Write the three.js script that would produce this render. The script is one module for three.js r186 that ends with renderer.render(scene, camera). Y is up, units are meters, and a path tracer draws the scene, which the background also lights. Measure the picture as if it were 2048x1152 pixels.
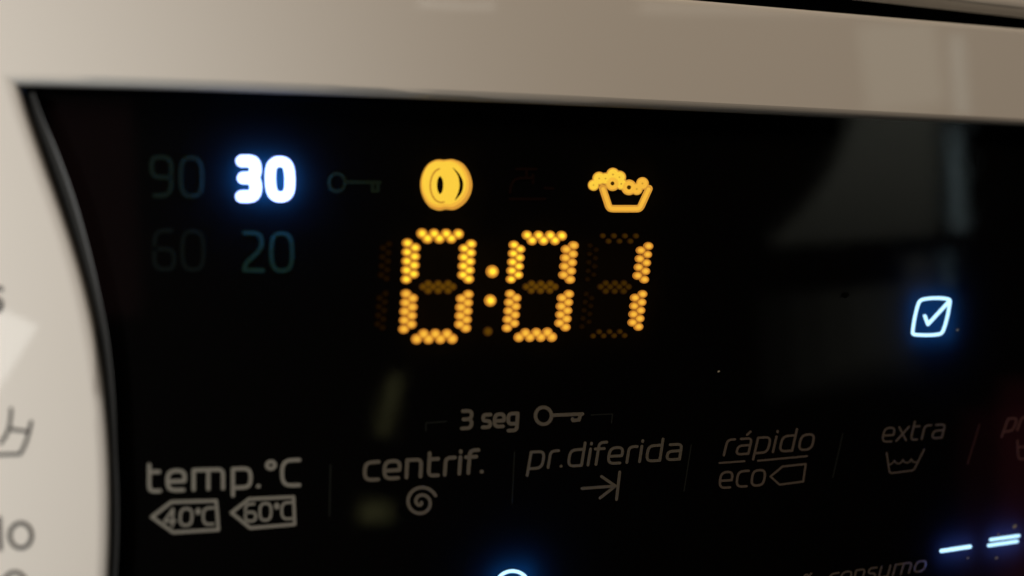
import * as THREE from 'three';
import { mergeGeometries, toCreasedNormals } from 'three/addons/utils/BufferGeometryUtils.js';
import { RectAreaLightUniformsLib } from 'three/addons/lights/RectAreaLightUniformsLib.js';

// ---------------------------------------------------------------- camera, lights, exposure
const scene = new THREE.Scene();
scene.background = new THREE.Color(0x000000);
const FOV = 40, DIST = 0.085, YAW = THREE.MathUtils.degToRad(20);
const camera = new THREE.PerspectiveCamera(FOV, 16 / 9, 0.004, 20);
camera.position.set(-DIST * Math.sin(YAW), 0, DIST * Math.cos(YAW));
camera.lookAt(0, 0, 0);
camera.focus = 0.094;
camera.userData.fStop = 10.5;
camera.updateMatrixWorld(true);

const renderer = new THREE.WebGLRenderer({ antialias: true });
renderer.toneMapping = THREE.LinearToneMapping;
renderer.toneMappingExposure = 1;
renderer.shadowMap.enabled = true;
RectAreaLightUniformsLib.init();

function areaLamp(name, color, intensity, w, h, pos, target) {
  const l = new THREE.RectAreaLight(color, intensity, w, h);
  l.name = name; l.position.set(...pos); l.lookAt(...target); scene.add(l);
  return l;
}
const rgb = (r, g, b) => new THREE.Color().setRGB(r, g, b);
areaLamp('ceiling_lamp', rgb(1, 0.797, 0.6), 6.4, 0.4, 0.3, [-0.2, 0.5, 0.42], [0, 0, 0]);
{
  const s = new THREE.SpotLight(rgb(1, 1.0, 0.97), 0.265, 0, 0.42, 1, 2);   // work light that reaches only the left of the panel
  s.name = 'side_lamp'; s.position.set(-0.2, 0.02, 0.28); s.target.position.set(-0.135, -0.005, 0); s.castShadow = true;
  scene.add(s, s.target);
}

// ---------------------------------------------------------------- helpers
const FPX = 576 / Math.tan(THREE.MathUtils.degToRad(FOV / 2));
const _d = new THREE.Vector3();
// a place measured on the machine's front (in units of the 2048-wide survey) -> point on the plane z of the panel
function at(u, v, z = 0) {
  _d.set((u - 1024) / FPX, -(v - 576) / FPX, -1).transformDirection(camera.matrixWorld);
  const t = (z - camera.position.z) / _d.z;
  return new THREE.Vector3(camera.position.x + _d.x * t, camera.position.y + _d.y * t, z);
}
let seed = 7;
const rnd = () => { seed = (seed * 1664525 + 1013904223) >>> 0; return seed / 4294967296; };

const GLASS = 0, MASK = -0.0022, FRONT = 0.0007;       // front of the window, black sheet behind it, front of the fascia
const INK = MASK + 0.00006;
const machine = new THREE.Group();
machine.name = 'washing_machine';
machine.userData = { label: 'white washing machine with black glass display lit up with an amber 0:01', category: 'washing machine' };
scene.add(machine);

const used = new Map();
function numbered(name, parent) {
  const key = parent.uuid + name, n = used.get(key) ?? 0;
  used.set(key, n + 1);
  return n ? `${name}_${String(n).padStart(3, '0')}` : name;
}
function mesh(name, geometry, material, parent = machine, label) {
  const m = new THREE.Mesh(geometry, material);
  m.name = numbered(name, machine); m.castShadow = m.receiveShadow = true;
  if (label) m.userData.label = label;
  parent.add(m);
  return m;
}
function group(name, label, parent = machine) {
  const g = new THREE.Group(); g.name = numbered(name, machine);
  if (label) g.userData.label = label;
  parent.add(g);
  return g;
}

// flat band of ink or light that follows a measured line; [[u, v], ...]
let lift = 0;
function band(points, width, z = INK, closed = false, taper = 1) {
  const pts = points.filter((p, i) => !i || Math.hypot(p[0] - points[i - 1][0], p[1] - points[i - 1][1]) > 0.05);
  if (closed && Math.hypot(pts[0][0] - pts.at(-1)[0], pts[0][1] - pts.at(-1)[1]) < 0.05) pts.pop();
  const n = pts.length, pos = [], idx = [], h = width / 2;
  lift = (lift + 1) % 9;
  const zz = z + lift * 0.000007;
  const push = (u, v) => { const p = at(u, v, zz); pos.push(p.x, p.y, p.z); return pos.length / 3 - 1; };
  const dir = (a, b) => { const x = b[0] - a[0], y = b[1] - a[1], l = Math.hypot(x, y) || 1; return [x / l, y / l]; };
  const L = [], R = [];
  for (let i = 0; i < n; i++) {
    const prev = closed ? pts[(i + n - 1) % n] : pts[Math.max(0, i - 1)], next = closed ? pts[(i + 1) % n] : pts[Math.min(n - 1, i + 1)];
    const a = i || closed ? dir(prev, pts[i]) : dir(pts[0], next), b = i < n - 1 || closed ? dir(pts[i], next) : a;
    let nx = -(a[1] + b[1]), ny = a[0] + b[0]; const l = Math.hypot(nx, ny) || 1; nx /= l; ny /= l;
    const k = (h * (1 + (taper - 1) * i / n)) / Math.max(0.5, nx * -a[1] + ny * a[0]);
    L.push(push(pts[i][0] + nx * k, pts[i][1] + ny * k)); R.push(push(pts[i][0] - nx * k, pts[i][1] - ny * k));
  }
  const quad = (i, j) => idx.push(L[i], L[j], R[i], R[i], L[j], R[j]);
  for (let i = 0; i + 1 < n; i++) quad(i, i + 1);
  if (closed) quad(n - 1, 0);
  else for (const [i, sign, a] of [[0, -1, dir(pts[0], pts[1])], [n - 1, 1, dir(pts[n - 2], pts[n - 1])]]) {
    const c = push(...pts[i]), base = Math.atan2(a[1], a[0]), k = h * (i ? 1 + (taper - 1) * i / n : 1), fan = [];
    for (let s = 0; s <= 8; s++) { const t = base + sign * (-Math.PI / 2 + Math.PI * s / 8); fan.push(push(pts[i][0] + Math.cos(sign < 0 ? base + Math.PI / 2 + Math.PI * s / 8 : t) * k, pts[i][1] + Math.sin(sign < 0 ? base + Math.PI / 2 + Math.PI * s / 8 : t) * k)); }
    for (let s = 0; s < 8; s++) idx.push(c, fan[s + 1], fan[s]);
  }
  return facing(pos, idx);
}
// indexed flat geometry with every face turned to the front
function facing(pos, idx) {
  for (let i = 0; i < idx.length; i += 3) {
    const [a, b, c] = [idx[i] * 3, idx[i + 1] * 3, idx[i + 2] * 3];
    if ((pos[b] - pos[a]) * (pos[c + 1] - pos[a + 1]) - (pos[b + 1] - pos[a + 1]) * (pos[c] - pos[a]) < 0) [idx[i + 1], idx[i + 2]] = [idx[i + 2], idx[i + 1]];
  }
  const g = new THREE.BufferGeometry();
  g.setAttribute('position', new THREE.Float32BufferAttribute(pos, 3));
  g.setAttribute('normal', new THREE.Float32BufferAttribute(pos.map((_, i) => (i % 3 === 2 ? 1 : 0)), 3));
  g.setIndex(idx);
  return g;
}
function flat(outline, holes = [], z = INK) {            // filled shape with holes, each [[u, v], ...]
  lift = (lift + 1) % 9;
  const zz = z + lift * 0.000007, to2 = (l) => l.map(([u, v]) => { const p = at(u, v, zz); return new THREE.Vector2(p.x, p.y); });
  const s = new THREE.Shape(to2(outline));
  for (const h of holes) s.holes.push(new THREE.Path(to2(h)));
  const g = new THREE.ShapeGeometry(s); g.translate(0, 0, zz); g.deleteAttribute('uv');
  return facing(Array.from(g.attributes.position.array), Array.from(g.index.array));
}
// a line in path notation: M L C and E (centre, radii, from, to in degrees); gives a list of polylines split at sharp corners
function lines(path) {
  const out = []; let cur = null, k = 0;
  const t = path.trim().split(/[\s,]+/), num = () => parseFloat(t[k++]);
  while (k < t.length) {
    const c = t[k++];
    if (c === 'M') { cur = [[num(), num()]]; out.push(cur); }
    else if (c === 'L') cur.push([num(), num()]);
    else if (c === 'C') {
      const [x0, y0] = cur.at(-1), [x1, y1, x2, y2, x3, y3] = [num(), num(), num(), num(), num(), num()];
      for (let i = 1; i <= 9; i++) { const s = i / 9, r = 1 - s; cur.push([r * r * r * x0 + 3 * r * r * s * x1 + 3 * r * s * s * x2 + s * s * s * x3, r * r * r * y0 + 3 * r * r * s * y1 + 3 * r * s * s * y2 + s * s * s * y3]); }
    } else if (c === 'E') {
      const [cx, cy, rx, ry, a, b] = [num(), num(), num(), num(), num(), num()], n = Math.max(10, Math.round(Math.abs(b - a) / 11));
      const arc = []; for (let i = 0; i <= n; i++) { const s = (a + (b - a) * i / n) * Math.PI / 180; arc.push([cx + rx * Math.cos(s), cy + ry * Math.sin(s)]); }
      out.push(cur = arc);
    }
  }
  return out;
}
const isLoop = (l) => l.length > 4 && Math.hypot(l[0][0] - l.at(-1)[0], l[0][1] - l.at(-1)[1]) < 1e-3;
function splitSharp(l) {
  const out = [[l[0]]];
  for (let i = 1; i < l.length; i++) {
    out.at(-1).push(l[i]);
    if (i === l.length - 1) break;
    const a = Math.atan2(l[i][1] - l[i - 1][1], l[i][0] - l[i - 1][0]), b = Math.atan2(l[i + 1][1] - l[i][1], l[i + 1][0] - l[i][0]);
    if (Math.abs(Math.atan2(Math.sin(b - a), Math.cos(b - a))) > 0.7) out.push([l[i]]);
  }
  return out;
}
function strokes(list, width, z) {
  const g = [];
  for (const l of list) {
    const sharp = splitSharp(l);
    if (sharp.length === 1) g.push(band(l, width, z, isLoop(l)));
    else for (const s of sharp) g.push(band(s, width, z));
  }
  return mergeGeometries(g);
}
const draw = (path, width, z) => strokes(lines(path), width, z);

// monoline lettering: baseline 0, small letters 1 high, capitals and figures 1.38
const GLYPH = {
  c: ['M .74 1 L .5 1 C .15 1 .08 .85 .08 .5 C .08 .15 .15 0 .5 0 L .74 0', .86],
  e: ['M .1 .46 L .8 .46 C .86 .85 .76 1 .47 1 C .15 1 .08 .85 .08 .5 C .08 .15 .15 0 .5 0 L .76 0', .97],
  n: ['M .1 0 L .1 1 L .5 1 C .72 1 .78 .9 .78 .7 L .78 0', .97],
  m: ['M .1 0 L .1 1 L 1.1 1 C 1.3 1 1.36 .9 1.36 .7 L 1.36 0 M .73 .98 L .73 0', 1.56],
  t: ['M .12 1.34 L .12 .3 C .12 .08 .2 0 .4 0 L .58 0 M .12 .98 L .54 .98', .74],
  p: ['M .1 -.4 L .1 1 L .5 1 C .8 1 .86 .85 .86 .5 C .86 .15 .8 0 .5 0 L .12 0', 1.02],
  d: ['M .84 1.4 L .84 0 L .45 0 C .14 0 .08 .15 .08 .5 C .08 .85 .14 1 .45 1 L .82 1', 1.04],
  r: ['M .1 0 L .1 .7 C .1 .95 .2 1 .42 1 L .54 1', .66],
  i: ['M .1 0 L .1 1 M .1 1.3 L .1 1.36', .32],
  f: ['M .17 0 L .17 1.05 C .17 1.32 .25 1.38 .46 1.38 L .58 1.38 M 0 .98 L .5 .98', .66],
  a: ['M .15 1 L .5 1 C .75 1 .8 .9 .8 .7 L .8 0 L .4 0 C .15 0 .08 .08 .08 .28 C .08 .48 .15 .56 .4 .56 L .78 .56', .97],
  o: ['M .45 1 C .78 1 .84 .85 .84 .5 C .84 .15 .78 0 .45 0 C .12 0 .06 .15 .06 .5 C .06 .85 .12 1 .45 1', .96],
  s: ['M .64 1 L .3 1 C .14 1 .08 .92 .08 .76 C .08 .58 .16 .52 .35 .5 C .58 .48 .66 .42 .66 .25 C .66 .08 .6 0 .42 0 L .08 0', .82],
  g: ['M .8 .16 L .4 .16 C .14 .16 .08 .36 .08 .58 C .08 .85 .14 1 .4 1 L .8 1 L .8 -.1 C .8 -.3 .7 -.38 .5 -.38 L .15 -.38', .97],
  x: ['M .05 0 L .75 1 M .05 1 L .75 0', .88],
  u: ['M .1 1 L .1 .3 C .1 .08 .18 0 .4 0 L .8 0 L .8 1', .98],
  '.': ['M .1 .03 L .12 .03', .34], '°': ['E .26 1.14 .17 .19 0 360', .58],
  'º': ['E .2 1.12 .1 .17 0 360', .42],
  C: ['M .82 1.38 L .55 1.38 C .15 1.38 .08 1.15 .08 .69 C .08 .23 .15 0 .55 0 L .82 0', .98],
  3: ['M .08 1.38 L .4 1.38 C .7 1.38 .78 1.28 .78 1.05 C .78 .8 .65 .72 .4 .72 L .15 .72 M .4 .72 C .7 .72 .8 .6 .8 .36 C .8 .1 .7 0 .4 0 L .06 0', .98],
  0: ['M .5 1.38 C .85 1.38 .92 1.15 .92 .69 C .92 .23 .85 0 .5 0 C .15 0 .08 .23 .08 .69 C .08 1.15 .15 1.38 .5 1.38', 1.08],
  9: ['M .84 .66 L .45 .66 C .15 .66 .08 .8 .08 1.02 C .08 1.3 .15 1.38 .46 1.38 C .78 1.38 .86 1.25 .86 .95 L .86 .5 C .86 .15 .75 0 .4 0 L .2 0', 1.04],
  6: ['M .1 .72 L .49 .72 C .79 .72 .86 .58 .86 .36 C .86 .08 .79 0 .48 0 C .16 0 .08 .13 .08 .43 L .08 .88 C .08 1.23 .19 1.38 .54 1.38 L .74 1.38', 1],
  2: ['M .1 1.38 L .45 1.38 C .72 1.38 .8 1.25 .8 1.02 C .8 .82 .7 .72 .45 .5 C .2 .3 .1 .2 .1 0 L .84 0', 1],
  4: ['M .64 0 L .64 1.38 L .06 .4 L .85 .4', 1.0], ' ': ['', .5],
};
GLYPH['á'] = [GLYPH.a[0] + ' M .46 1.24 L .62 1.44', .97];
GLYPH['ã'] = [GLYPH.a[0] + ' M .2 1.25 C .3 1.45 .42 1.38 .47 1.3 C .55 1.2 .65 1.2 .75 1.4', .97];
// a word from baseline start a to baseline end b; letter height h0 .. h1, lean s0 .. s1 (sideways per height)
function word(text, a, b, h0, h1, s0, s1, width, z = INK) {
  let x = 0; const list = [], total = [...text].reduce((s, c) => s + GLYPH[c][1], 0) - 0.12;
  for (const c of text) {
    if (GLYPH[c][0]) for (const l of lines(GLYPH[c][0])) list.push(l.map(([gx, gy]) => {
      const s = (x + 0.05 * GLYPH[c][1] + gx * 0.91) / total, h = (h0 + (h1 - h0) * s) * gy;
      return [a[0] + (b[0] - a[0]) * s + h * (s0 + (s1 - s0) * s), a[1] + (b[1] - a[1]) * s - h];
    }));
    x += GLYPH[c][1];
  }
  return strokes(list, width, z);
}

// ---------------------------------------------------------------- materials
const std = (o) => new THREE.MeshPhysicalMaterial(o);
function noiseTexture(n, scale, lo, hi) {
  const d = new Uint8Array(n * n * 4), cells = 32, grid = Array.from({ length: cells * cells }, rnd);
  for (let y = 0; y < n; y++) for (let x = 0; x < n; x++) {
    let v = 0, amp = 0.6;
    for (let o = 1; o <= 4; o *= 2, amp *= 0.6) {
      const fx = x / n * cells * o, fy = y / n * cells * o, ix = Math.floor(fx), iy = Math.floor(fy), sx = fx - ix, sy = fy - iy;
      const g = (i, j) => grid[((j % cells) + cells) % cells * cells + ((i % cells) + cells) % cells];
      v += amp * ((g(ix, iy) * (1 - sx) + g(ix + 1, iy) * sx) * (1 - sy) + (g(ix, iy + 1) * (1 - sx) + g(ix + 1, iy + 1) * sx) * sy);
    }
    const b = Math.max(0, Math.min(255, 255 * (lo + (hi - lo) * v / 1.3))), k = (y * n + x) * 4;
    d[k] = d[k + 1] = d[k + 2] = b; d[k + 3] = 255;
  }
  const t = new THREE.DataTexture(d, n, n); t.wrapS = t.wrapT = THREE.RepeatWrapping; t.magFilter = THREE.LinearFilter; t.repeat.set(scale, scale); t.needsUpdate = true;
  return t;
}
const grain = noiseTexture(256, 40, 0.7, 1);
const whitePlastic = std({ name: 'white_plastic', color: rgb(0.8, 0.785, 0.75), roughness: 0.05, roughnessMap: grain });
const rimPlastic = std({ name: 'black_rim', color: rgb(0.023, 0.0245, 0.0255), roughness: 0.42 });
const maskBlack = std({ name: 'black_mask', color: rgb(0.002, 0.0019, 0.0019), roughness: 1, specularIntensity: 0 });
const wipes = noiseTexture(256, 14, 0.25, 1);
const windowGlass = std({ name: 'window_glass', color: rgb(1, 1, 1), transmission: 1, thickness: 0, roughness: 0.1, roughnessMap: wipes, ior: 1.5 });
const ink = (r, g, b) => std({ name: 'ink', color: rgb(r, g, b), roughness: 0.9, specularIntensity: 0 });
const glow = (r, g, b) => std({ name: 'lit', color: rgb(0, 0, 0), roughness: 1, specularIntensity: 0, emissive: rgb(r, g, b), emissiveIntensity: 1 });
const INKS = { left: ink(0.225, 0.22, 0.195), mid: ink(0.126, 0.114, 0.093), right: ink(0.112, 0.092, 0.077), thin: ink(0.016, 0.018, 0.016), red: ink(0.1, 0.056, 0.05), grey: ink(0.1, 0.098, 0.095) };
const WHITE = glow(1.7, 2.3, 5), CYAN = glow(0.82, 1.4, 1.9);
const EDGE = glow(0.7, 0.32, 0.04), HOT = glow(1.02, 0.64, 0.055), WARM = glow(0.95, 0.5, 0.05);
const DOTS = [[glow(0.46, 0.17, 0.02), glow(0.9, 0.44, 0.035), glow(1.3, 0.93, 0.05)], [glow(0.42, 0.155, 0.02), glow(0.8, 0.35, 0.035), glow(1.0, 0.53, 0.05)]];
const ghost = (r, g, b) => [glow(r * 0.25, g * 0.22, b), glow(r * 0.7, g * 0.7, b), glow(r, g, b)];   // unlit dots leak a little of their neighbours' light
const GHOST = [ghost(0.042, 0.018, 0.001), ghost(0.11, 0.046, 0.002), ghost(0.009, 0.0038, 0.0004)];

// ---------------------------------------------------------------- dim lamps of the room, mirrored in the gloss
// a rectangular lamp standing at depth z before the panel whose mirror image is met at the measured corner, its top end and its side end
function roomLamp(name, color, intensity, corner, side, down, z) {
  const place = ([u, v]) => { const p = at(u, v, FRONT), d = p.clone().sub(camera.position).normalize(); d.z = -d.z; return p.add(d.multiplyScalar((z - FRONT) / d.z)); };
  const a = place(corner), b = place(side), c = place(down), x = b.clone().sub(a), y = c.clone().sub(a), w = x.length();
  x.normalize(); y.sub(x.clone().multiplyScalar(y.dot(x)));
  const h = y.length(); y.normalize();
  const l = new THREE.RectAreaLight(color, intensity, w, h);
  l.name = name; l.position.copy(a).add(x.clone().multiplyScalar(w / 2)).add(y.clone().multiplyScalar(h / 2));
  l.rotation.z = Math.atan2(x.y, x.x);
  scene.add(l);
}
roomLamp('left_lamp', rgb(1, 1, 0.96), 3.6, [76, 652], [-140, 552], [-14, 1010], 0.12);
const GREENISH = rgb(0.98, 1, 0.82), YELLOWISH = rgb(1, 0.95, 0.42), FAR = 0.45;
roomLamp('room_lamp', GREENISH, 0.6, [1712, 50], [1868, 40], [1702, 228], FAR);
roomLamp('room_lamp', GREENISH, 0.31, [1702, 230], [1876, 222], [1696, 252], FAR);
for (let k = 0; k < 8; k++) {                                          // the lamp's slanted lower side
  const v = 252 + k * 30, u = 1694 - 8 * k - 1.9 * k * k;
  roomLamp('room_lamp', GREENISH, 0.3 - 0.022 * k, [u, v], [1876, v - 0.06 * (1876 - u)], [u - 4, v + 29.5], FAR);
}
roomLamp('strip_lamp', rgb(0.9, 1, 0.92), 1.05, [1900, 70], [1924, 70], [1912, 232], FAR);
roomLamp('strip_lamp', rgb(0.74, 0.96, 1), 0.6, [1894, 252], [1924, 252], [1887, 465], FAR);
roomLamp('strip_lamp', rgb(0.62, 0.9, 1), 0.3, [1886, 500], [1908, 500], [1880, 575], FAR);
roomLamp('room_lamp', GREENISH, 0.1, [1808, 510], [1868, 505], [1796, 600], FAR);
for (let k = 0; k < 4; k++) roomLamp('room_lamp', GREENISH, 0.022, [1520 + 62 * k, 592 - 4 * k], [1840 - 14 * k, 566], [1550 + 62 * k, 800 - 30 * k], FAR * (1 + 0.01 * k));
roomLamp('room_lamp', YELLOWISH, 0.37, [782, 748], [808, 754], [750, 868], FAR);
roomLamp('room_lamp', YELLOWISH, 0.37, [722, 1005], [785, 1005], [722, 1046], FAR);
roomLamp('strip_lamp', rgb(1, 0.9, 0.75), 1.3, [1275, 6], [1700, 12], [1262, 24], 0.2);
roomLamp('room_lamp', rgb(1, 0.16, 0.22), 0.03, [1925, 820], [2140, 810], [1900, 1190], FAR);
roomLamp('room_lamp', rgb(1, 0.16, 0.22), 0.05, [2000, 760], [2140, 750], [1985, 1190], FAR * 1.02);
roomLamp('room_lamp', rgb(1, 0.4, 0.4), 0.05, [96, 200], [262, 205], [120, 640], FAR);
roomLamp('strip_lamp', rgb(1, 0.95, 0.85), 2.2, [835, 3], [990, 9], [835, 13], 0.12);

// ---------------------------------------------------------------- the front of the machine
const edgeLeft = [[38, 172], [58, 238], [90, 330], [122, 420], [150, 505], [176, 600], [196, 700], [210, 800], [218, 900], [221, 1000], [220, 1100], [214, 1200], [200, 1310], [176, 1420], [130, 1600], [70, 1800]];
const edgeTop = [[38, 172], [350, 181], [700, 193.5], [1050, 207.5], [1400, 223], [2048, 253]];
const smooth = (l, n) => new THREE.CatmullRomCurve3(l.map(([u, v]) => new THREE.Vector3(u, v, 0)), false, 'centripetal').getPoints(n).map((p) => [p.x, p.y]);
const leftCurve = smooth(edgeLeft, 60), topCurve = smooth(edgeTop, 30);
function flatFront(g) {                                   // rounded edges keep their soft normals, the flat front its own
  const p = g.attributes.position, n = g.attributes.normal;
  for (let i = 0; i < p.count; i += 3) if (Math.abs(p.getZ(i) - p.getZ(i + 1)) + Math.abs(p.getZ(i) - p.getZ(i + 2)) < 1e-7) for (let k = 0; k < 3; k++) n.setXYZ(i + k, 0, 0, p.getZ(i) > -0.004 ? 1 : -1);
  return g;
}
function plane2(list, z) { return list.map(([u, v]) => { const p = at(u, v, z); return new THREE.Vector2(p.x, p.y); }); }
const holeTop = plane2(topCurve, -0.0002), holeLeft = plane2(leftCurve, -0.0002);
const RIGHT = 0.16, BOTTOM = holeLeft.at(-1).y;
const last = holeTop.at(-1), before = holeTop.at(-2);
const slopeTop = (last.y - before.y) / (last.x - before.x);
{
  // fascia: a plate with the window cut out, all its edges rounded
  const seam = plane2([[1625, 2], [2048, 41]], FRONT), k = (seam[1].y - seam[0].y) / (seam[1].x - seam[0].x), top = (x) => seam[0].y + k * (x - seam[0].x);
  const R = 0.0009;
  const s = new THREE.Shape([[-0.16, -0.085], [RIGHT + 0.05, -0.085], [RIGHT + 0.05, top(RIGHT + 0.05) - R], [-0.16, top(-0.16) - R]].map((p) => new THREE.Vector2(...p)));
  const outline = [...holeTop.slice().reverse(), ...holeLeft.slice(1), new THREE.Vector2(RIGHT, BOTTOM), new THREE.Vector2(RIGHT, last.y + slopeTop * (RIGHT - last.x))];
  s.holes.push(new THREE.Path(outline));
  const g = new THREE.ExtrudeGeometry(s, { depth: 0.005, bevelEnabled: true, bevelSize: R, bevelThickness: R, bevelOffset: -R, bevelSegments: 6 });
  g.translate(0, 0, FRONT - 0.005 - R);
  const fascia = mesh('fascia', flatFront(toCreasedNormals(g, 0.6)), whitePlastic);
  const z = FRONT + 0.00003, grey = INKS.grey;
  mesh('printed_icon', draw('M 22 818 C 20 850 20 862 1 886 M 18 858 L 56 863 M 62 844 C 55 880 46 900 39 908 L -30 910', 7.5, z), grey, fascia, 'grey angular symbol cut off by the picture edge');
  mesh('printed_word', draw('E 41 1071 22 25 0 360 M -2 1036 L 0 1098', 8.5, z), grey, fascia, 'grey printed letters "lo" beside the curved edge');
  mesh('printed_word', draw('E 29 1168 22 24 180 360', 8, z), grey, fascia, 'grey printed letter below the letters "lo"');
  mesh('printed_word', draw('M 2 578 C -8 572 -22 574 -22 586 C -22 600 2 594 2 608 C 2 624 -14 624 -22 618', 9, z), grey, fascia, 'grey printed letter s at the left picture edge');
  // worktop above the seam
  const lower = plane2([[1882, 0], [2048, 19]], FRONT), kw = (lower[1].y - lower[0].y) / (lower[1].x - lower[0].x), wt = (x) => lower[0].y + kw * (x - lower[0].x);
  const w = new THREE.Shape([[-0.16, wt(-0.16)], [RIGHT + 0.05, wt(RIGHT + 0.05)], [RIGHT + 0.05, 0.09], [-0.16, 0.09]].map((p) => new THREE.Vector2(...p)));
  const wg = new THREE.ExtrudeGeometry(w, { depth: 0.03, bevelEnabled: true, bevelSize: R, bevelThickness: R, bevelOffset: -R, bevelSegments: 5 });
  wg.translate(0, 0, FRONT - 0.03 - R);
  mesh('worktop', flatFront(toCreasedNormals(wg, 0.6)), whitePlastic);
}
{
  // black sheet behind the window, and the window itself
  const sheet = new THREE.PlaneGeometry(RIGHT + 0.1, 0.12); sheet.translate((RIGHT - 0.1) / 2 + 0.005, -0.02, MASK);
  mesh('display_backing', sheet, maskBlack);
  const rimIn = smooth([[68, 186], [86, 236], [112, 296], [150, 400], [184, 522], [204, 612], [215, 668], [223, 730], [229, 800], [233, 900], [237, 1000], [236, 1100], [229, 1200], [214, 1310], [190, 1420], [144, 1600], [84, 1800]], 60);
  const inner = plane2(rimIn, GLASS);
  const glassTop = holeTop.map((p) => new THREE.Vector2(p.x, p.y + 0.0002));
  const pane = new THREE.Shape([...inner.slice().reverse(), ...glassTop.slice(2), new THREE.Vector2(RIGHT, last.y + slopeTop * (RIGHT - last.x)), new THREE.Vector2(RIGHT, BOTTOM)]);
  const pg = new THREE.ShapeGeometry(pane); pg.translate(0, 0, GLASS);
  mesh('display_window', pg, windowGlass);
  // dark seal down the inside of the upper edge
  const sp = [], si = [], line = [...holeTop, new THREE.Vector2(RIGHT, last.y + slopeTop * (RIGHT - last.x))];
  line.forEach((p, i) => { for (const [dy, z] of [[0.0003, -0.0002], [-0.00012, -0.00025], [-0.00012, MASK]]) sp.push(p.x, p.y + dy, z); if (i) for (const j of [0, 1]) { const a = (i - 1) * 3 + j; si.push(a, a + 1, a + 3, a + 3, a + 1, a + 4); } });
  const sg = new THREE.BufferGeometry(); sg.setAttribute('position', new THREE.Float32BufferAttribute(sp, 3)); sg.setIndex(si);
  mesh('window_seal', toCreasedNormals(sg, 0.5), std({ name: 'seal', color: rgb(0.003, 0.0027, 0.0025), roughness: 0.15 }));
  // sloping black rim of the window along the curved side: top land, rounded shoulder, slope
  const outer = plane2(smooth([[54, 186], [68, 238], [100, 330], [131, 420], [158, 505], [184, 600], [203, 690], [216, 800], [223, 900], [226, 1000], [225, 1100], [219, 1200], [205, 1310], [181, 1420], [135, 1600], [75, 1800]], 60), -0.001);
  const pos = [], idx = [], steps = 6;
  for (let i = 0; i <= 60; i++) for (let j = 0; j <= steps; j++) {
    const t = j / steps, p = outer[i].clone().lerp(inner[i], t);
    pos.push(p.x, p.y, -0.001 + 0.001 * Math.sin(t * Math.PI / 2) - (j === 0 ? 0.0012 : 0));
  }
  for (let i = 0; i < 60; i++) for (let j = 0; j < steps; j++) { const a = i * (steps + 1) + j, b = a + steps + 1; idx.push(a, b, a + 1, a + 1, b, b + 1); }
  const rg = new THREE.BufferGeometry(); rg.setAttribute('position', new THREE.Float32BufferAttribute(pos, 3)); rg.setIndex(idx); rg.computeVertexNormals();
  mesh('window_rim', rg, rimPlastic);
}

// ---------------------------------------------------------------- amber time display
const dotShape = (() => {                                // low dome in three rings, the chip showing through the middle
  const r = [0, 0.42, 0.72, 1], parts = [], n = 18;
  const dome = (q) => 0.5 * Math.sqrt(Math.max(0, 1 - q * q));
  const g = new THREE.BufferGeometry(), pos = [], idx = [];
  r.forEach((q) => { for (let i = 0; i < n; i++) pos.push(q * Math.cos(i / n * 2 * Math.PI), q * Math.sin(i / n * 2 * Math.PI), dome(q)); });
  for (let k = 2; k >= 0; k--) {
    const from = idx.length;
    for (let i = 0; i < n; i++) { const a = k * n + i, b = k * n + (i + 1) % n; if (k) idx.push(a, a + n, b); idx.push(b, a + n, b + n); }
    g.addGroup(from, idx.length - from, 2 - k);
  }
  g.setAttribute('position', new THREE.Float32BufferAttribute(pos, 3)); g.setIndex(idx); g.computeVertexNormals();
  return g;
})();
function dot(parent, u, v, r, lit, level, wide = 1) {
  const c = at(u, v, MASK + 0.00005), rr = Math.abs(at(u + r, v, MASK).x - c.x) , ry = Math.abs(at(u, v + r, MASK).y - c.y);
  const m = mesh(lit ? 'light_dot' : 'unlit_dot', dotShape, lit ? DOTS[level] : GHOST[level], parent);
  m.position.copy(c); m.position.z += rnd() * 0.00002; m.scale.set(rr * wide, ry, 0.5 * rr);
}
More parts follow.
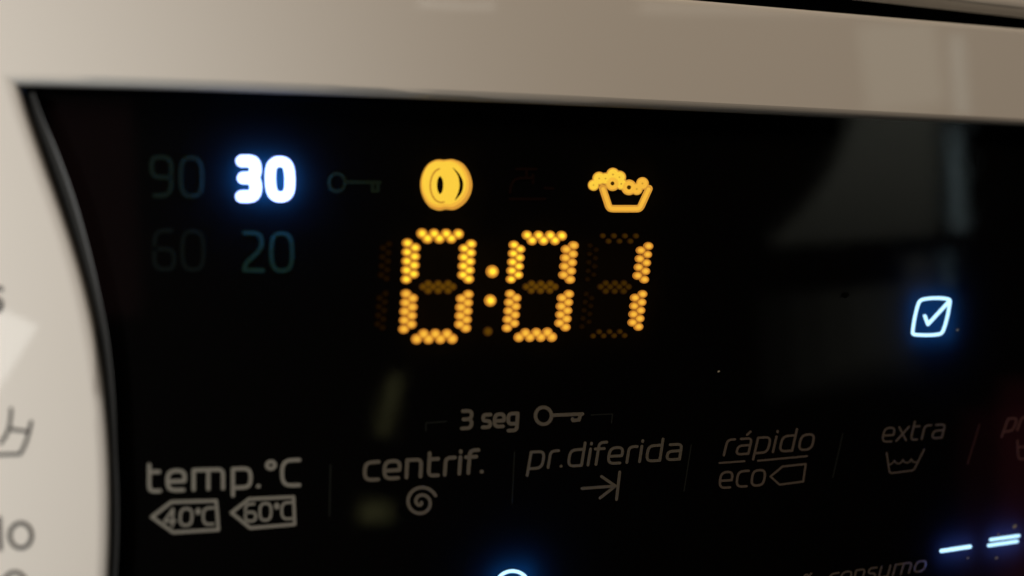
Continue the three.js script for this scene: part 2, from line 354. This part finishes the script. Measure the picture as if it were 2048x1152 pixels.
// a segment is two staggered rows of dots: [count, first u, v, last u, v] each
function segment(parent, rows, r, lit, level = 0) {
  for (const [n, u0, v0, u1, v1] of rows) for (let i = 0; i < n; i++) {
    const upright = lit && Math.abs(v1 - v0) > 20;
    const t = n > 1 ? i / (n - 1) : 0;
    dot(parent, u0 + (u1 - u0) * t, v0 + (v1 - v0) * t, r * (upright ? 0.91 : 1.03) * (1 + (rnd() - 0.5) * 0.05), lit, lit ? (v0 + (v1 - v0) * t > 560 || u0 > 1120 ? 1 : 0) : level, upright ? 1.18 : 1.06);
  }
}
{
  const d0 = group('clock_digit', 'unlit leading digit left of the amber zero');
  segment(d0, [[5, 778, 488, 773, 557], [4, 766, 496, 762, 550]], 8, false, 2);
  segment(d0, [[5, 771, 587, 765, 655], [4, 759, 596, 755, 648]], 8, false, 2);
  const d1 = group('clock_digit', 'amber dotted zero left of the colon'), R1 = 10.5;
  segment(d1, [[4, 844, 467.2, 916.4, 468], [3, 854.7, 477, 902.3, 477]], R1, true);
  segment(d1, [[5, 814.8, 486.2, 812.4, 558.6], [4, 829.9, 495.4, 827, 548]], R1, true);
  segment(d1, [[5, 942.1, 488.1, 936.8, 558], [4, 928.3, 497, 925.6, 549.8]], R1, true);
  segment(d1, [[5, 812.2, 587.7, 807.5, 658.2], [4, 825, 596.7, 822.1, 648.5]], R1, true);
  segment(d1, [[5, 936.3, 588.7, 931.4, 656.2], [4, 922.7, 597.4, 919.3, 648.5]], R1, true);
  segment(d1, [[3, 846.9, 667.9, 893.5, 667.9], [4, 833.3, 678, 904.2, 677.6]], R1, true);
  segment(d1, [[3, 856.1, 567.5, 896, 567.5], [4, 846, 573.6, 905, 573.6], [3, 856.1, 581, 896, 581]], 8.6, false, 1);
  const colon = group('clock_colon', 'amber colon after the first zero');
  for (const [u, v, r] of [[984.4, 543, 13.2], [980.5, 601, 12.6]]) dot(colon, u, v, r, true, 0);
  dot(machine, 975.7, 663, 10.5, false, 1);
  const d2 = group('clock_digit', 'amber dotted zero right of the colon'), R2 = 9.9;
  segment(d2, [[4, 1054, 470.4, 1123, 471.6], [3, 1063.7, 480.8, 1109.4, 480.8]], R2, true);
  segment(d2, [[5, 1027.7, 489.8, 1021.9, 558.6], [4, 1040.1, 498.3, 1036, 549.8]], R2, true);
  segment(d2, [[5, 1146.8, 491, 1139.7, 559], [4, 1132.4, 498.8, 1126.9, 549.8]], R2, true);
  segment(d2, [[5, 1020.2, 587.7, 1013.9, 655.8], [4, 1032.1, 596, 1028, 646.6]], R2, true);
  segment(d2, [[5, 1137.3, 588.2, 1130.7, 654.3], [4, 1123.9, 596, 1119.1, 646]], R2, true);
  segment(d2, [[3, 1050.3, 666, 1094.3, 665], [4, 1037.7, 674.5, 1103.3, 674]], R2, true);
  segment(d2, [[3, 1062.7, 567.5, 1100.1, 567.5], [4, 1052.2, 573.6, 1109.4, 573.6], [3, 1062, 581, 1099.2, 581]], 8, false, 1);
  const d3 = group('clock_digit', 'amber dotted one at the right end of the time'), R3 = 9.1;
  segment(d3, [[5, 1296.5, 492.2, 1288.2, 559], [4, 1281.4, 500.8, 1275, 551.3]], R3, true);
  segment(d3, [[5, 1284.8, 588.2, 1276.6, 653.4], [4, 1269.7, 595.5, 1264.9, 644.9]], R3, true);
  segment(d3, [[4, 1205.3, 471.6, 1271.7, 472], [3, 1216.8, 482.5, 1260.5, 482.5]], 6.2, false, 0);
  segment(d3, [[5, 1179.8, 491, 1174.5, 558.6], [4, 1192, 499.5, 1187.1, 549.4]], 6.4, false, 2);
  segment(d3, [[3, 1211, 566.4, 1247.4, 566.4], [4, 1201.2, 573.6, 1256.4, 573.6], [3, 1211, 582.2, 1246.7, 582.2]], 7.2, false, 0);
  segment(d3, [[5, 1172, 587.7, 1163.3, 653.4], [4, 1182.7, 596, 1177.4, 643.6]], 6.4, false, 2);
  segment(d3, [[3, 1198, 663.5, 1239.4, 663], [4, 1186, 672, 1249, 671]], 6, false, 0);
}

// ---------------------------------------------------------------- lit and unlit symbols
const LIT = MASK + 0.00012;
const Z4 = ([x, y]) => [740 + x / 3.303, 290 + y / 3.303];
const loop = (l) => new THREE.CatmullRomCurve3(l.map(([x, y]) => new THREE.Vector3(x, y, 0)), true, 'centripetal').getPoints(l.length * 5).slice(0, -1).map((p) => Z4([p.x, p.y]));
{
  const t30 = group('temperature_number', 'brightly lit blue-white number 30');
  mesh('figure', word('3', [478.5, 393], [515, 393], 51.5, 51.5, 0, 0, 23, LIT), WHITE, t30);
  mesh('figure', word('0', [535, 394], [584, 394], 51.5, 51.5, -0.02, -0.02, 20, LIT), WHITE, t30);
  const teal = (r, g, b, text, a, b2, h, label) => mesh('temperature_number', word(text, a, b2, h, h, 0, 0, 9, INK), ink(r, g, b), machine, label);
  teal(0.009, 0.016, 0.013, '90', [296, 391], [408, 393], 56, 'unlit faint number 90');
  teal(0.006, 0.0085, 0.008, '60', [302, 538], [411, 540], 56, 'unlit faint number 60 below the 90');
  teal(0.011, 0.03, 0.023, '20', [481, 540], [588, 542], 54, 'unlit teal number 20 below the lit 30');
  mesh('key_symbol', draw('E 674 365 16 18 0 360 M 692 364 L 760 365 M 745 366 L 745 382 L 756 382 L 756 368', 7, INK), ink(0.012, 0.02, 0.012), machine, 'unlit dark key symbol right of the lit 30');
  mesh('tap_symbol', draw('M 1033 338 L 1072 338 M 1053 338 L 1053 352 M 1020 385 C 1022 362 1030 356 1046 356 L 1066 356 M 1066 350 L 1066 366 M 1090 376 L 1106 377 M 1020 398 L 1090 398', 6, INK), ink(0.0085, 0.0036, 0.0026), machine, 'unlit tap symbol between the two amber symbols');

  const drum = group('drum_symbol', 'amber drum symbol above the first zero');
  const silhouette = loop([[332, 265], [345, 190], [385, 125], [440, 97], [495, 98], [545, 94], [610, 120], [655, 180], [676, 262], [660, 335], [615, 395], [555, 428], [500, 426], [455, 433], [395, 410], [350, 345]]);
  const crescent = loop([[547, 150], [588, 189], [612, 235], [616, 271], [603, 318], [560, 366], [583, 311], [591, 262], [581, 205]]);
  const core = loop([[462, 205], [478, 225], [484, 265], [478, 305], [462, 325], [448, 305], [442, 265], [448, 225]]);
  mesh('disc', flat(silhouette, [core, crescent], LIT), EDGE, drum);
  const about = (l, k) => l.map(([u, v]) => [893 + (u - 893) * k - 26 * (1 - k), 370 + (v - 370) * k - 24 * (1 - k)]);
  mesh('face', flat(about(silhouette, 0.92), [core, crescent], LIT + 0.00004), WARM, drum);
  mesh('bright_face', flat(about(silhouette, 0.84), [core, crescent], LIT + 0.00007), HOT, drum);
  mesh('ring', band(lines('E 470 268 72 112 -100 -285')[0].map(Z4), 3.4, LIT + 0.00016), glow(0.55, 0.24, 0.025), drum);

  const tub = group('wash_symbol', 'amber washtub symbol heaped with foam bubbles');
  mesh('tub', band(lines('M 1537 285 L 1570 385 C 1580 420 1588 420 1615 421 L 1760 421 C 1780 420 1785 415 1796 392 L 1843 288')[0].map(Z4), 14.8, LIT), EDGE, tub);
  mesh('tub_core', band(lines('M 1540 290 L 1573 385 C 1583 420 1588 420 1615 421 L 1760 421 C 1780 420 1783 415 1794 392 L 1841 293')[0].map(Z4), 7.5, LIT + 0.00007), WARM, tub);
  for (const [x, y, r, hole, hot] of [[1477, 265, 38, 5, 1], [1514, 221, 45, 5, 1], [1556, 222, 40, 5, 1], [1605, 195, 45, 6, 1], [1648, 213, 44, 5, 1], [1602, 254, 50, 13, 0], [1660, 257, 40, 6, 1], [1711, 280, 52, 14, 0], [1762, 291, 40, 6, 0], [1800, 254, 42, 6, 0]]) {
    const outer = lines(`E ${x} ${y} ${r} ${r} 0 360`)[0].slice(0, -1).map(Z4), inner = lines(`E ${x} ${y} ${hole} ${hole} 0 360`)[0].slice(0, -1).map(Z4);
    const b = mesh('bubble', flat(outer, [inner], LIT + 0.00012), EDGE, tub);
    mesh('bubble_core', flat(lines(`E ${x} ${y} ${r * 0.8} ${r * 0.8} 0 360`)[0].slice(0, -1).map(Z4), [inner], LIT + 0.00022), hot ? HOT : WARM, tub);
    if (hole > 10) mesh('bubble_centre', flat(inner, [], LIT + 0.00004), glow(0.05, 0.02, 0.001), tub); else mesh('bubble_centre', flat(inner, [], LIT + 0.00024), glow(0.6, 0.3, 0.03), tub);
  }

  const Z5 = ([x, y]) => [1760 + x / 7.11, 560 + y / 7.11];
  const check = group('check_symbol', 'lit blue-white tick in a rounded square');
  mesh('square', band(lines('M 640 270 C 760 250 880 255 960 270 C 995 280 1000 290 990 340 C 975 450 950 580 905 700 C 885 755 870 765 830 772 C 720 790 600 785 510 778 C 465 772 460 760 466 720 C 480 590 510 440 545 340 C 562 290 590 278 640 270')[0].map(Z5), 6.4, LIT, true), CYAN, check);
  mesh('tick', strokes(lines('M 637 512 L 682 630 L 975 312').map((l) => l.map(Z5)), 6.8, LIT), CYAN, check);

  mesh('start_button', draw('E 1025 1177 35 35 0 360', 6.8, LIT), CYAN, machine, 'lit blue-white ring at the bottom edge');
  const Z6 = ([x, y]) => [1560 + x / 3.469, 820 + y / 3.469];
  for (const [p, w, label] of [['M 1120 978 L 1318 948', 7.4, 'single lit bar above the word consumo'], ['M 1462 900 L 1656 873', 6.2, 'upper bar of the lit pair'], ['M 1448 940 L 1645 911', 6.2, 'lower bar of the lit pair']])
    mesh('indicator_bar', strokes(lines(p).map((l) => l.map(Z6)), w, LIT), CYAN, machine, label);
}

// ---------------------------------------------------------------- grey print on the black glass
const print = (name, g, m, label) => mesh(name, g, m, machine, label);
{
  const Z8 = ([x, y]) => [240 + x / 4.235, 880 + y / 4.235], P = (path, w) => strokes(lines(path).map((l) => l.map(Z8)), w);
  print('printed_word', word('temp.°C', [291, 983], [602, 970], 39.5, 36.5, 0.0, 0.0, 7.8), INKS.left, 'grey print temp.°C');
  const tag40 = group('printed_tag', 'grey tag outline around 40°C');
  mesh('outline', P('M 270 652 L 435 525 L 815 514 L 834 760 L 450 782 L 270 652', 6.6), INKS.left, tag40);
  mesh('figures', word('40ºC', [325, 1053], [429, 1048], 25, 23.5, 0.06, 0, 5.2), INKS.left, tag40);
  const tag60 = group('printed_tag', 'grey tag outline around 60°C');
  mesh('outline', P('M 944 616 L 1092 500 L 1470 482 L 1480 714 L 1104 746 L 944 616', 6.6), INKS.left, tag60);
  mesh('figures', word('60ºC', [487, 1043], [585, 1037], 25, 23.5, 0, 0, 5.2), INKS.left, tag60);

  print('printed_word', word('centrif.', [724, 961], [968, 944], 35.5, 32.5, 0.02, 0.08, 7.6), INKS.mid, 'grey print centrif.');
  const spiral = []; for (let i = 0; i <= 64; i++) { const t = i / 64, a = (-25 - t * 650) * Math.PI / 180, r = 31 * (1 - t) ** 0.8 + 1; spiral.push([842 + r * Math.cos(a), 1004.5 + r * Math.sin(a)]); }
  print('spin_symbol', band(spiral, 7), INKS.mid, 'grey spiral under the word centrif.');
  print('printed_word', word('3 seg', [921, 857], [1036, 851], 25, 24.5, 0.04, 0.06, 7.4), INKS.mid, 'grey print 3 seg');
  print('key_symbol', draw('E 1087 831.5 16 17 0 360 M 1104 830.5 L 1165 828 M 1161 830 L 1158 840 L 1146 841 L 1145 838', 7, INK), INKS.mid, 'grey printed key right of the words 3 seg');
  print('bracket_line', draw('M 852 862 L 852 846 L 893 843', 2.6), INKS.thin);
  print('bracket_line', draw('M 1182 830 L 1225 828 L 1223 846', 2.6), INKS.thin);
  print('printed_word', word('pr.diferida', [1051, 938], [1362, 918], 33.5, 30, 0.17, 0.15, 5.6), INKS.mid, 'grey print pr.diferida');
  print('arrow_symbol', draw('M 1164 977 L 1231 972 M 1203 953 L 1231 972 L 1200 996 M 1239.5 944 L 1233 999', 5.8), INKS.mid, 'grey arrow against a bar under pr.diferida');
  const rapid = group('printed_word', 'grey print rápido underlined above eco');
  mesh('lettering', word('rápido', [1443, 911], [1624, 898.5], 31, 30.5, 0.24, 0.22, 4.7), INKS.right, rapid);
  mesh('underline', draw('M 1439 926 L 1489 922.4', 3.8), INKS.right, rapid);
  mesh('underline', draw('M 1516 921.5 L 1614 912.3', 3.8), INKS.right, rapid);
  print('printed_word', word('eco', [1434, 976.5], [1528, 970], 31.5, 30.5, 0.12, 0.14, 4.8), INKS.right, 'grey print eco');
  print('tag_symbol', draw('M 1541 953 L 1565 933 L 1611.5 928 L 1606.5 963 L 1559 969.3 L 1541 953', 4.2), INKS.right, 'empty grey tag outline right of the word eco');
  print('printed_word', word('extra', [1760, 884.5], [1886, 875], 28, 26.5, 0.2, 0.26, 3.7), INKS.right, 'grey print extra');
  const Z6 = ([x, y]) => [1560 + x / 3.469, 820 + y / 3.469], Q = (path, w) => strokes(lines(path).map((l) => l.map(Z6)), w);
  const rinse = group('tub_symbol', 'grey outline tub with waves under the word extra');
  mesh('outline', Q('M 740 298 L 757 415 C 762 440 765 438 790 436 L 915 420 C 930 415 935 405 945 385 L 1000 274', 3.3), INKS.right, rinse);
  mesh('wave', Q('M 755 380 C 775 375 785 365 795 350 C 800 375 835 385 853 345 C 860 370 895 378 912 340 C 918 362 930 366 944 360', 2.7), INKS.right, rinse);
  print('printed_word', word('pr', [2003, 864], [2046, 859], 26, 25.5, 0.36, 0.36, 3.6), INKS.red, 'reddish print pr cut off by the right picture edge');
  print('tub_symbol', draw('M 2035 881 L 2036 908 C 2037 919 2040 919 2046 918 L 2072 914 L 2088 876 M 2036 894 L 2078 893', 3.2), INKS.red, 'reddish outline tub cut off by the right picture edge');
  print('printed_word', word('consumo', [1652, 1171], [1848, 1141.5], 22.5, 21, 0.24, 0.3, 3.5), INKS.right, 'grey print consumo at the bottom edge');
  print('printed_word', word('ã', [1596, 1181], [1618, 1177], 22, 22, 0.24, 0.26, 3.5), INKS.right, 'accent of a letter left of the word consumo');
  for (const [a, b] of [['661 930', '659 1032'], ['1029 904', '1024 1007'], ['1382.5 890', '1368 982'], ['1685.5 867.5', '1665.5 955'], ['1959 849', '1935 928']])
    print('divider_line', draw(`M ${a} L ${b}`, 2.6), a.startsWith('1959') ? ink(0.05, 0.026, 0.024) : INKS.thin);
}

// ---------------------------------------------------------------- dust lying on the window
{
  const dustMat = std({ name: 'dust', color: rgb(0.3, 0.28, 0.22), roughness: 1 }), dark = std({ name: 'dirt', color: rgb(0.002, 0.002, 0.002), roughness: 1, specularIntensity: 0 });
  for (const [u, v, r, m, label] of [
    [1437, 743, 2.4, dustMat, 'tiny pale dust speck on bare black glass above the word rápido'],
    [1690, 590, 7, dark, 'round dark smudge on the glass left of the lit tick symbol'],
    [1992, 1116, 3, dustMat, 'pale dust speck just below the pair of lit bars'],
    [1935, 1116, 2, dustMat, 'faint dust speck just below the single lit bar'],
    [2028, 1053, 4.2, dustMat, 'largest pale dust fleck above the right end of the lit bar pair'],
    [1996, 1069, 2.2, dustMat, 'small dust speck above the left end of the lit bar pair'],
    [1914, 660, 2.8, dustMat, 'pale dust fleck right of the lit tick symbol']]) {
    const g = new THREE.IcosahedronGeometry(1, 1), p = g.attributes.position;
    for (let i = 0; i < p.count; i++) { const k = 1 + 0.35 * Math.sin(p.getX(i) * 5.1 + u) * Math.cos(p.getY(i) * 4.3 + v); p.setXYZ(i, p.getX(i) * k * 1.3, p.getY(i) * k * 0.8, p.getZ(i) * 0.35); }
    g.computeVertexNormals();
    const c = at(u, v, GLASS), rr = Math.abs(at(u, v + r, GLASS).y - c.y), o = new THREE.Mesh(g, m);
    o.name = numbered('dust_speck', scene); o.position.copy(c); o.position.z += rr * 0.36; o.scale.setScalar(rr); o.rotation.z = 0.4; o.castShadow = o.receiveShadow = true;
    o.userData = { label, category: 'dust speck' };
    scene.add(o);
  }
}

// ---------------------------------------------------------------- light that the lit symbols throw back from the glass onto the sheet behind it
function halo(name, color, intensity, u0, v0, u1, v1, h) {
  const a = at(u0, v0, MASK), b = at(u1, v1, MASK), c = a.clone().add(b).multiplyScalar(0.5);
  areaLamp(name, color, intensity, Math.abs(b.x - a.x), Math.abs(b.y - a.y), [c.x, c.y, MASK + h], [c.x, c.y, MASK]);
}
halo('number_light', rgb(0.01, 0.24, 1), 240, 480, 324, 582, 392, 0.0012);
halo('check_light', rgb(0.02, 0.24, 1), 75, 1822, 590, 1906, 678, 0.0017);
halo('start_light', rgb(0.01, 0.24, 1), 120, 990, 1142, 1060, 1212, 0.0016);
halo('bar_light', rgb(0.09, 0.2, 1), 85, 1880, 1088, 1944, 1106, 0.0018);
halo('bar_pair_light', rgb(0.09, 0.2, 1), 85, 1975, 1068, 2040, 1094, 0.0018);
halo('time_light', rgb(1, 0.4, 0.01), 0.6, 810, 470, 1290, 680, 0.0019);

renderer.render(scene, camera);
